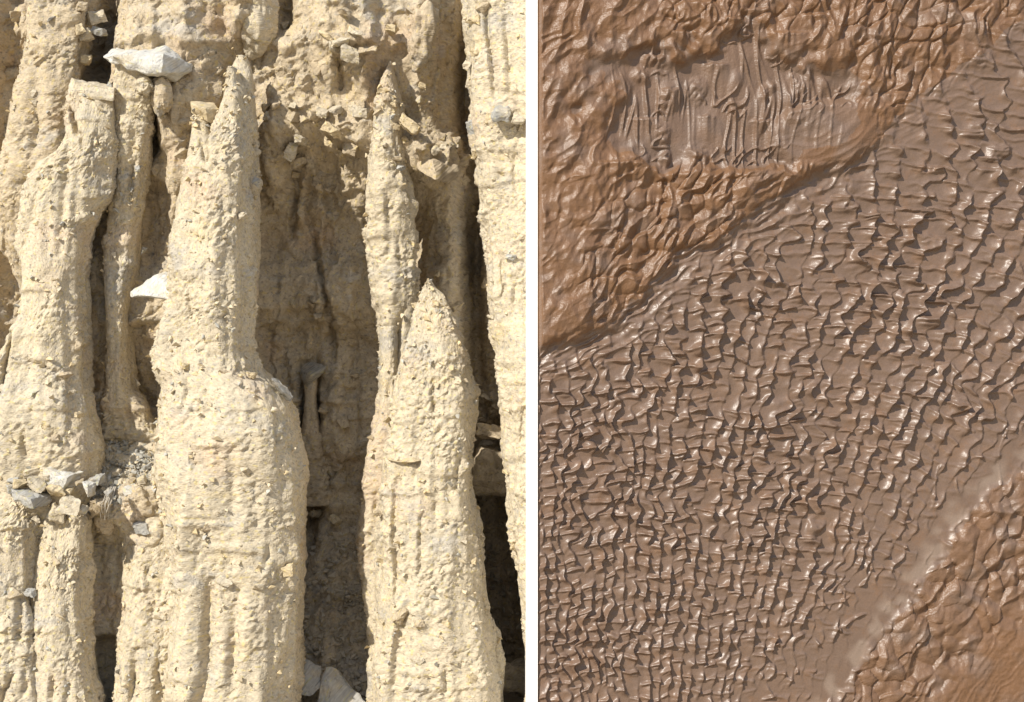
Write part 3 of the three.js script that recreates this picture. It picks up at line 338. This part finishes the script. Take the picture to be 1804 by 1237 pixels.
// ---------------------------------------------------------------- the dune slope: a steep hillside of rippled sand
const RX0 = 947, RX1 = 1864, RY0 = -60, RY1 = 1300, RSTEP = 1.65, RZ = 1.6, YAW = .2;
const distLine = (pts, x, y) => { let best = 1e9, side = 1; for (let k = 0; k < pts.length - 1; k++) { const [ax, ay] = pts[k], [bx, by] = pts[k + 1], dx = bx - ax, dy = by - ay, t = clamp(((x - ax) * dx + (y - ay) * dy) / (dx * dx + dy * dy)), ex = x - ax - t * dx, ey = y - ay - t * dy, d = Math.hypot(ex, ey); if (d < best) { best = d; side = dx * ey - dy * ex > 0 ? 1 : -1; } } return best * side; };
const HILL = [[880, 640], [947, 606], [1080, 560], [1140, 492], [1190, 440], [1260, 412], [1330, 362], [1400, 312], [1500, 278], [1550, 240], [1600, 180], [1700, 110], [1804, 30], [1900, -60]];
const PLAIN = [[1240, 1340], [1400, 1130], [1500, 1010], [1640, 900], [1900, 690]];
const RIDGE = [[1400, 1330], [1470, 1237], [1560, 1105], [1650, 985], [1700, 905], [1760, 850], [1900, 760]];
const CORNER = [[1560, 1300], [1640, 1205], [1700, 1150], [1804, 1065], [1900, 990]];
let cellId = 0;
function dunes(x, y) {
  const rx = (x - 947) / 857, tilt = -.05 + .55 * rx * ss(100, 900, y + 300 * rx) + .12 * rx;
  const lam = 25 + 4 * rx;
  const wx = N(x / 95, y / 120, 2), wy = N(x / 95, y / 120, 12), chaos = ss(-.3, .4, N(x / 190, y / 190, 33)) * .7 + .3;
  const c = (x - 947 + tilt * (y - 620)) / lam + .9 * wx * chaos + .8 * chaos * N(x / 40, y / 27, 5) + .12 * chaos * N(x / 22, y / 17, 25) + .06 * N(x / 10, y / 10, 6);
  const k = Math.floor(c), u = c - k, hk = hash(k, 7);
  const rho = 18 + 14 * hash(k, 3), sl = (mix(.3, -.45, rx) + .5 * (hk - .5));
  const v = (y + sl * u * lam + 40 * hash(k, 11)) / rho + .55 * N(k * 7.7, y / 46, 3) * chaos + .16 * N(x / 20, y / 18, 14);
  const r = Math.floor(v), w = v - r; cellId = (k + 100) * 1000 + r + 100;
  const a1 = .12 + 1.05 * ss(-.35, .4, N(k * 3.3, y / 25, 21)), pk = hash(k, r, 5);
  let rise = u < .84 ? (u / .84) ** 3 : 1 - ss(.84, 1.0, u);
  let h = 7.2 * a1 * rise;
  const b = hash(k, r, 9), amp = b < .12 ? 0 : (2.4 + 5.6 * b) * (1 - .35 * rx), e = .5 + .12 * (hash(k, r, 2) - .5);
  const up = (e - w) * rho, t = up > 0 ? Math.max(0, 1 - up / 4.2) : Math.max(0, 1 + up / 5.2), tt = t * t * (3 - 2 * t);
  h += amp * tt * (.35 + .65 * ss(.0, .5, u)) * (u > .86 ? 1 - .7 * ss(.86, 1, u) : 1);
  if (hash(k, r, 13) > .55) { const e2 = e + .24, up2 = (e2 - w) * rho, t2 = up2 > 0 ? Math.max(0, 1 - up2 / 3) : Math.max(0, 1 + up2 / 5); h += 2.6 * t2 * ss(.2, .6, u) * (1 - ss(.8, .95, u)); }
  if (pk > .62) { const q = ((u - .76) / .16) ** 2 + ((w - e - .1) / .28) ** 2; h += 5 * Math.exp(-q) * pk; }
  return h * (.78 + .22 * ss(1200, 500, y - (x - 947) * .6)) * (1.25 + .4 * ss(-.4, .4, N(x / 60, y / 60, 17))) + .4 * N(x / 10, y / 8, 3) + .25 * N((x + y * .4) / 11, y / 8, 19) + 1.6 * N(x / 40, y / 40, 8);
}
const lobes = (x, y, s, seed) => {               // rounded overlapping tongues
  const X = (x + 22 * N(x / 60, y / 60, seed)) / s, Y = (y + 22 * N(x / 60, y / 60, seed + 9)) / (s * 1.35), i = Math.floor(X), j = Math.floor(Y); let b1 = 9, b2 = 9, id = 0;
  for (let a = -1; a <= 1; a++) for (let b = -1; b <= 1; b++) { const cx = i + a + .5 + .75 * (hash(i + a, j + b, seed) - .5), cy = j + b + .5 + .75 * (hash(i + a, j + b, seed + 1) - .5), d = Math.hypot(X - cx, Y - cy); if (d < b1) { b2 = b1; b1 = d; id = hash(i + a, j + b, seed + 2); } else if (d < b2) b2 = d; }
  return [Math.min(1, (b2 - b1) * 2.2), id, b1];
};
const LEDGES = [[1088, 289, 38], [1134, 211, 22], [1245, 206, 13], [1165, 282, 14], [1225, 268, 20], [1282, 38, 18], [1385, 62, 28], [1340, 215, 18], [1230, 8, 30], [1200, 60, 22], [1330, 20, 22], [1260, 115, 20], [1430, 30, 24], [1180, 160, 16]];
const BASIN = (x, y) => Math.min(1, ss(1, .72, Math.hypot((x - 1290) / 275, (y - 180) / 128)) + .0);
function relief(x, y) {                           // height in hundredths of a metre, and which land it is
  const jit = 8 * N(x / 40, y / 40, 50) + 5 * N(x / 14, y / 14, 51);
  const dH = distLine(HILL, x, y) + jit, dP = distLine(PLAIN, x, y) + jit * 2, dR = distLine(RIDGE, x, y) + jit * 1.4, dC = distLine(CORNER, x, y) + jit;
  const iD = ss(-10 - 40 * ss(1500, 1620, x), 26 + 24 * ss(1500, 1620, x), dH); let land = 'dune', h = 0;
  // hills
  let hh = 0;
  if (dH < 60) {
    const wx = 30 * N(x / 110, y / 110, 61), wy = 30 * N(x / 110, y / 110, 62), X = x + wx, Y = y + wy, ba = BASIN(x + 70 * N(x / 75, y / 75, 70) + 14 * N(x / 20, y / 20, 78), y + 60 * N(x / 75, y / 75, 71) + 14 * N(x / 20, y / 20, 79));
    const fl = 1 - Math.abs(N((X + .45 * Y) / 46, (Y - .45 * X) / 130, 63)), big = fbm(X / 120, Y / 120, 64, 3);
    let hill = 13 * big + 7.5 * fl * fl + 2.2 * N(x / 22, y / 30, 66) + 1.2 * N(x / 9, y / 12, 67);
    // feathery tongues that run along a slowly turning direction
    const flow = (an, sd) => { const ca = Math.cos(an), sa = Math.sin(an), X2 = x + 26 * N(x / 70, y / 70, sd) + 8 * N(x / 24, y / 24, sd + 3), Y2 = y + 26 * N(x / 70, y / 70, sd + 1) + 8 * N(x / 24, y / 24, sd + 2), al = X2 * ca - Y2 * sa, ac = X2 * sa + Y2 * ca; const a = 1 - Math.abs(N(ac / 25, al / 60, sd + 4)), b = 1 - Math.abs(N(ac / 13, al / 34, sd + 5)); return [a, b]; };
    const wv = ss(.35, .65, ss(200, 90, y) * ss(1100, 1200, x) + .3 * N(x / 90, y / 90, 74)), F1 = flow(.95, 120), F2 = flow(1.55, 140), f1 = mix(F1[0], F2[0], wv), f2 = mix(F1[1], F2[1], wv);
    const tong = lobes(x + .35 * y, y, 30, 5), lw = clamp(ss(-190, -100, dH) * ss(1000, 1080, x) + ss(85, 20, y) * ss(1130, 1200, x) + ss(1560, 1660, x) + .2);
    hill += lw * (8 * f1 * f1 + 4.5 * f2 * f2 * ss(-.3, .3, N(x / 50, y / 50, 160)) + 5 * Math.max(0, 1 - 1.5 * tong[2] * tong[2]) + 5 * tong[1] * ss(0, .55, tong[0]) - 12) + (1 - lw) * (4 * f1 * f1);
    const st = 1 - Math.abs(N((x + 12 * N(x / 80, y / 100, 7)) / 30, y / 160, 68)); const stm = ss(.62, .95, st) * ss(.05, .5, N(x / 60, y / 90, 90) + .25 + .5 * ss(1300, 1400, x) * ss(1530, 1450, x));
    const sk = 1 - Math.abs(N((x + 20 * N(x / 90, y / 120, 171)) / 21, y / 190, 172)); let floor = -9 + 4.5 * ss(.82, 1, sk) * ss(-.15, .25, N(x / 55, y / 120, 173) + .5 * ss(1280, 1350, x) * ss(1500, 1440, x)) + 4.5 * stm * ss(-.1, .4, N(x / 25, y / 60, 91)) + 3 * fbm(x / 40, y / 70, 69, 3);
    const kn = lobes(x, y, 46, 15); if (kn[1] > .6) floor += 9 * ss(.42, .1, kn[2]) * (.5 + .8 * Math.abs(N(x / 12, y / 16, 92))); const wr = 1 - Math.abs(N((x + .3 * y) / 22, y / 26, 93)); floor += 5 * ss(.85, 1, wr) * ss(.15, .4, N(x / 70, y / 50, 94));
    const fan = Math.hypot((x - 1455 + .3 * (y - 230)) / 105, (y - 235) / 62); floor += 12 * ss(1.05, .75, fan); hill = mix(hill, 3 + 4 * (.5 - Math.abs(N(Math.hypot(x - 1385, y - 110) / 17, Math.atan2(y - 110, x - 1385) * 3, 88))), ss(1.05, .75, fan));
    hh = mix(hill + 3, floor, ba * (1 - ss(1.05, .75, fan) * .6)) + 10 * (1 - ss(1480, 1620, x)) + 5 * N(x / 70, y / 70, 73);
    for (const [lx, ly, lw2] of LEDGES) { const ex = (x - lx) / lw2; if (Math.abs(ex) < 1.4) { const yy = y - ly - 3 * N(x / 9, ly, 4); hh += 9 * Math.exp(-(ex ** 4)) * (yy < 0 ? ss(-6, 0, yy) : Math.exp(-yy / 26)) * (.75 + .5 * N(x / 8, 3, ly)); } } land = ba > .5 ? 'basin' : 'hill';
  }
  const flat = ss(-160, 60, dP), amp = 1 - flat * (.85 - .6 * ss(-.05, .45, N(x / 42, y / 42, 39)));
  let hd = 0; if (dH > -60) {
    hd = dunes(x, y) * (amp * (.85 + .3 * N(x / 150, y / 150, 40)));
    const band = ss(95, 25, dH) * (1 - .8 * ss(1480, 1600, x)); if (band > 0) { const q = 1 - Math.abs(N((x * .86 - y * .5) / 75, (y * .86 + x * .5 + 10 * N(x / 40, y / 40, 44)) / 17, 45)); hd = mix(hd, 9 * q * q + 2 * N(x / 12, y / 12, 46), band * .85); }
    if (flat > .2) { const g1 = 1 - Math.abs(N((x * .9 - y * .45) / 75, (y * .9 + x * .45) / 52, 47)); const g2 = 1 - Math.abs(N((x * .6 + y * .8) / 60, (y * .6 - x * .8) / 50, 57)); hd += flat * (2.5 * ss(.9, 1, g1) * ss(-.1, .3, N(x / 50, y / 50, 59)) + 3 * ss(.92, 1, g2) * ss(.0, .3, N(x / 60, y / 60, 58)) + 7 * ss(.9, 1, g1) * ss(.88, 1, g2)); }
  }
  const chan = ss(-62, -22, dR) * (1 - ss(-8, 6, dR)); hd *= 1 - .85 * chan;
  if (dH > 60) h = hd; else { h = mix(hh, hd, iD) - 5 * Math.exp(-(((dH - 26) / 16) ** 2)) * (1 - ss(1480, 1620, x)); if (iD > .5) land = 'dune'; }
  if (dR > -30) {
    const R = ss(-8, 22, dR), along = (x * .6 - y * .8), acr = (x * .8 + y * .6), wob = 16 * N(x / 45, y / 45, 80), lo = lobes(x, y, 26, 25);
    const rg = 1 - Math.abs(N((acr + wob) / 24, along / 85, 81)); const t = 1 - Math.abs(N((acr + wob) / 60, (along) / 60, 83));
    const mid = ss(150, 60, dR), C = ss(-10, 40, dC);
    let r = 6 * rg * rg + 7 * t * t + 7 * Math.max(0, 1 - 1.6 * lo[2] * lo[2]) + 5 * lo[1] - 9 + 1.5 * N(x / 11, y / 11, 84) - 8 * ss(.15, .5, N(x / 70, y / 60, 82)) * (1 - mid);
    r = mix(r, 9 + 3.2 * (1 - Math.abs(N(acr / 13 + .5 * N(x / 30, y / 30, 9), along / 120, 86))) + .9 * N(x / 8, y / 8, 87) + 5 * N(x / 100, y / 100, 89), C);
    h = mix(h, r + 2, R); if (R > .5) land = C > .5 ? 'corner' : 'ridge';
  }
  return [h, land, dH, dR, flat];
}
{
  const nx = Math.round((RX1 - RX0) / RSTEP), ny = Math.round((RY1 - RY0) / RSTEP), w = nx + 1, cnt = w * (ny + 1), P = new Float32Array(cnt * 3), C = new Float32Array(cnt * 3), U = new Float32Array(cnt * 2), cell = new Int32Array(cnt), lands = new Uint8Array(cnt), LN = ['dune', 'hill', 'basin', 'ridge', 'corner'];
  const cy_ = Math.cos(YAW), sy_ = Math.sin(YAW), ox = WX(RX0, RZ);
  for (let i = 0; i <= ny; i++) for (let j = 0; j <= nx; j++) {
    const x = RX0 + j * RSTEP, y = RY0 + i * RSTEP, k = i * w + j; cellId = 0; let [h, land, dH, dR, flat] = relief(x, y); h *= ss(-2, 5, x - RX0);
    // the slope is a plane turned by YAW about its left edge; x and y run over it in metres
    const tx = (x - 902) / 100, den = 1 + 0 , t0 = ox; const X0 = (tx * (CZ - RZ - t0 * Math.tan(YAW))) / (CZ - tx * Math.tan(YAW)); const zz = RZ - (X0 - t0) * Math.tan(YAW), s = sc(zz);
    const Y0 = CY + (618.5 - y) / 100 * s, hm = h * .01;
    P[k * 3] = X0 + sy_ * hm; P[k * 3 + 1] = Y0; P[k * 3 + 2] = zz - .04 + cy_ * hm;
    const n1 = fbm(x / 120, y / 120, 5, 4), n2 = fbm(x / 26, y / 26, 6, 3) + .35 * N(x / 4, y / 4, 3), red = land === 'hill' ? 1 : land === 'ridge' ? .75 : land === 'corner' ? 1 : land === 'basin' ? .25 : 0;
    const or = clamp(red + (land === 'dune' ? .35 * ss(.05, .4, n2) : -.7 * ss(-.05, .4, fbm(x / 60, y / 60, 8, 3))) + .25 * n1), f = 1 + .16 * n2 + .1 * n1;
    let r = mix(.188, .192, or) * f, g = mix(.122, .100, or) * f, b = mix(.086, .049, or) * f;
    const pale = ss(-40, -15, dR) * (1 - ss(-10, 8, dR)) * .5 * ss(-.3, .3, N(x / 30, y / 30, 95)); r = mix(r, .36, pale); g = mix(g, .275, pale); b = mix(b, .215, pale);
    C[k * 3] = r; C[k * 3 + 1] = g; C[k * 3 + 2] = b; U[k * 2] = X0 / 1.5; U[k * 2 + 1] = Y0 / 1.5;
    lands[k] = LN.indexOf(land); cell[k] = land === 'dune' && dH > 60 ? cellId : 0;
  }
  const all = new THREE.BufferGeometry(); const full = []; const buckets = new Map();
  const add = (key, a, b, c) => { let q = buckets.get(key); if (!q) buckets.set(key, q = []); q.push(a, b, c); };
  for (let i = 0; i < ny; i++) for (let j = 0; j < nx; j++) { const a = i * w + j, b = a + w; full.push(a, b, a + 1, b, b + 1, a + 1); const key = cell[a] ? 'c' + cell[a] : 'l' + lands[a]; add(key, a, b, a + 1); add(key, b, b + 1, a + 1); }
  all.setAttribute('position', new THREE.BufferAttribute(P, 3)); all.setIndex(full); all.computeVertexNormals(); const NN = all.attributes.normal.array;
  const sub = idx => { const map = new Map(), p = [], n = [], c = [], u = [], ix = new Array(idx.length); for (let q = 0; q < idx.length; q++) { const v = idx[q]; let m = map.get(v); if (m === undefined) { m = map.size; map.set(v, m); p.push(P[v * 3], P[v * 3 + 1], P[v * 3 + 2]); n.push(NN[v * 3], NN[v * 3 + 1], NN[v * 3 + 2]); c.push(C[v * 3], C[v * 3 + 1], C[v * 3 + 2]); u.push(U[v * 2], U[v * 2 + 1]); } ix[q] = m; }
    const g = new THREE.BufferGeometry(); g.setAttribute('position', new THREE.Float32BufferAttribute(p, 3)); g.setAttribute('normal', new THREE.Float32BufferAttribute(n, 3)); g.setAttribute('color', new THREE.Float32BufferAttribute(c, 3)); g.setAttribute('uv', new THREE.Float32BufferAttribute(u, 2)); g.setIndex(ix); return g; };
  const root = new THREE.Group(); root.name = 'dune_field'; root.userData = { kind: 'structure' }; scene.add(root);
  const cells = [...buckets.entries()].filter(e => e[0][0] === 'c').sort((a, b) => b[1].length - a[1].length);
  cells.slice(0, 300).forEach(([, idx], i) => mesh(i ? 'dune_ripple_' + String(i).padStart(3, '0') : 'dune_ripple', sub(idx), sandMat, root));
  const rest = (buckets.get('l0') || []).slice(); for (const [, idx] of cells.slice(300)) for (const q of idx) rest.push(q);
  mesh('small_ripples', sub(rest), sandMat, root).userData.kind = 'stuff';
  for (const [l, nm] of [[1, 'sand_hills'], [2, 'basin_floor'], [3, 'sand_ridges'], [4, 'sand_plain']]) if (buckets.get('l' + l)) mesh(nm, sub(buckets.get('l' + l)), hillMat).userData.kind = 'structure';
  // the body of the hillside behind the sand
  const at = (i, j) => { const k = (i * w + j) * 3; return [P[k], P[k + 1], P[k + 2]]; }, pos = [], q = [[0, 0], [0, nx], [ny, nx], [ny, 0]].map(([i, j]) => at(i, j)); const zb = -4;
  const quad = (a, b, c, d) => pos.push(...a, ...b, ...c, ...a, ...c, ...d); const bk = p => [p[0], p[1], zb];
  const line = (pts) => { for (let i = 0; i < pts.length - 1; i++) quad(pts[i], pts[i + 1], bk(pts[i + 1]), bk(pts[i])); };
  line([...Array(w).keys()].map(j => at(0, j))); line([...Array(w).keys()].map(j => at(ny, nx - j))); line([...Array(ny + 1).keys()].map(i => at(i, nx))); line([...Array(ny + 1).keys()].map(i => at(ny - i, 0)));
  quad(bk(q[0]), bk(q[1]), bk(q[2]), bk(q[3])); const bg = new THREE.BufferGeometry(); bg.setAttribute('position', new THREE.Float32BufferAttribute(pos, 3)); bg.computeVertexNormals();
  mesh('hillside', bg, new THREE.MeshStandardMaterial({ color: new THREE.Color(.28, .19, .13), roughness: .95 })).userData.kind = 'structure';
  console.log('cells', cells.length, 'tris', full.length / 3);
}
let tri = 0; scene.traverse(o => { if (o.isMesh && !o.isInstancedMesh) tri += (o.geometry.index ? o.geometry.index.count : o.geometry.attributes.position.count) / 3; }); console.log('triangles', tri);
renderer.render(scene, camera);
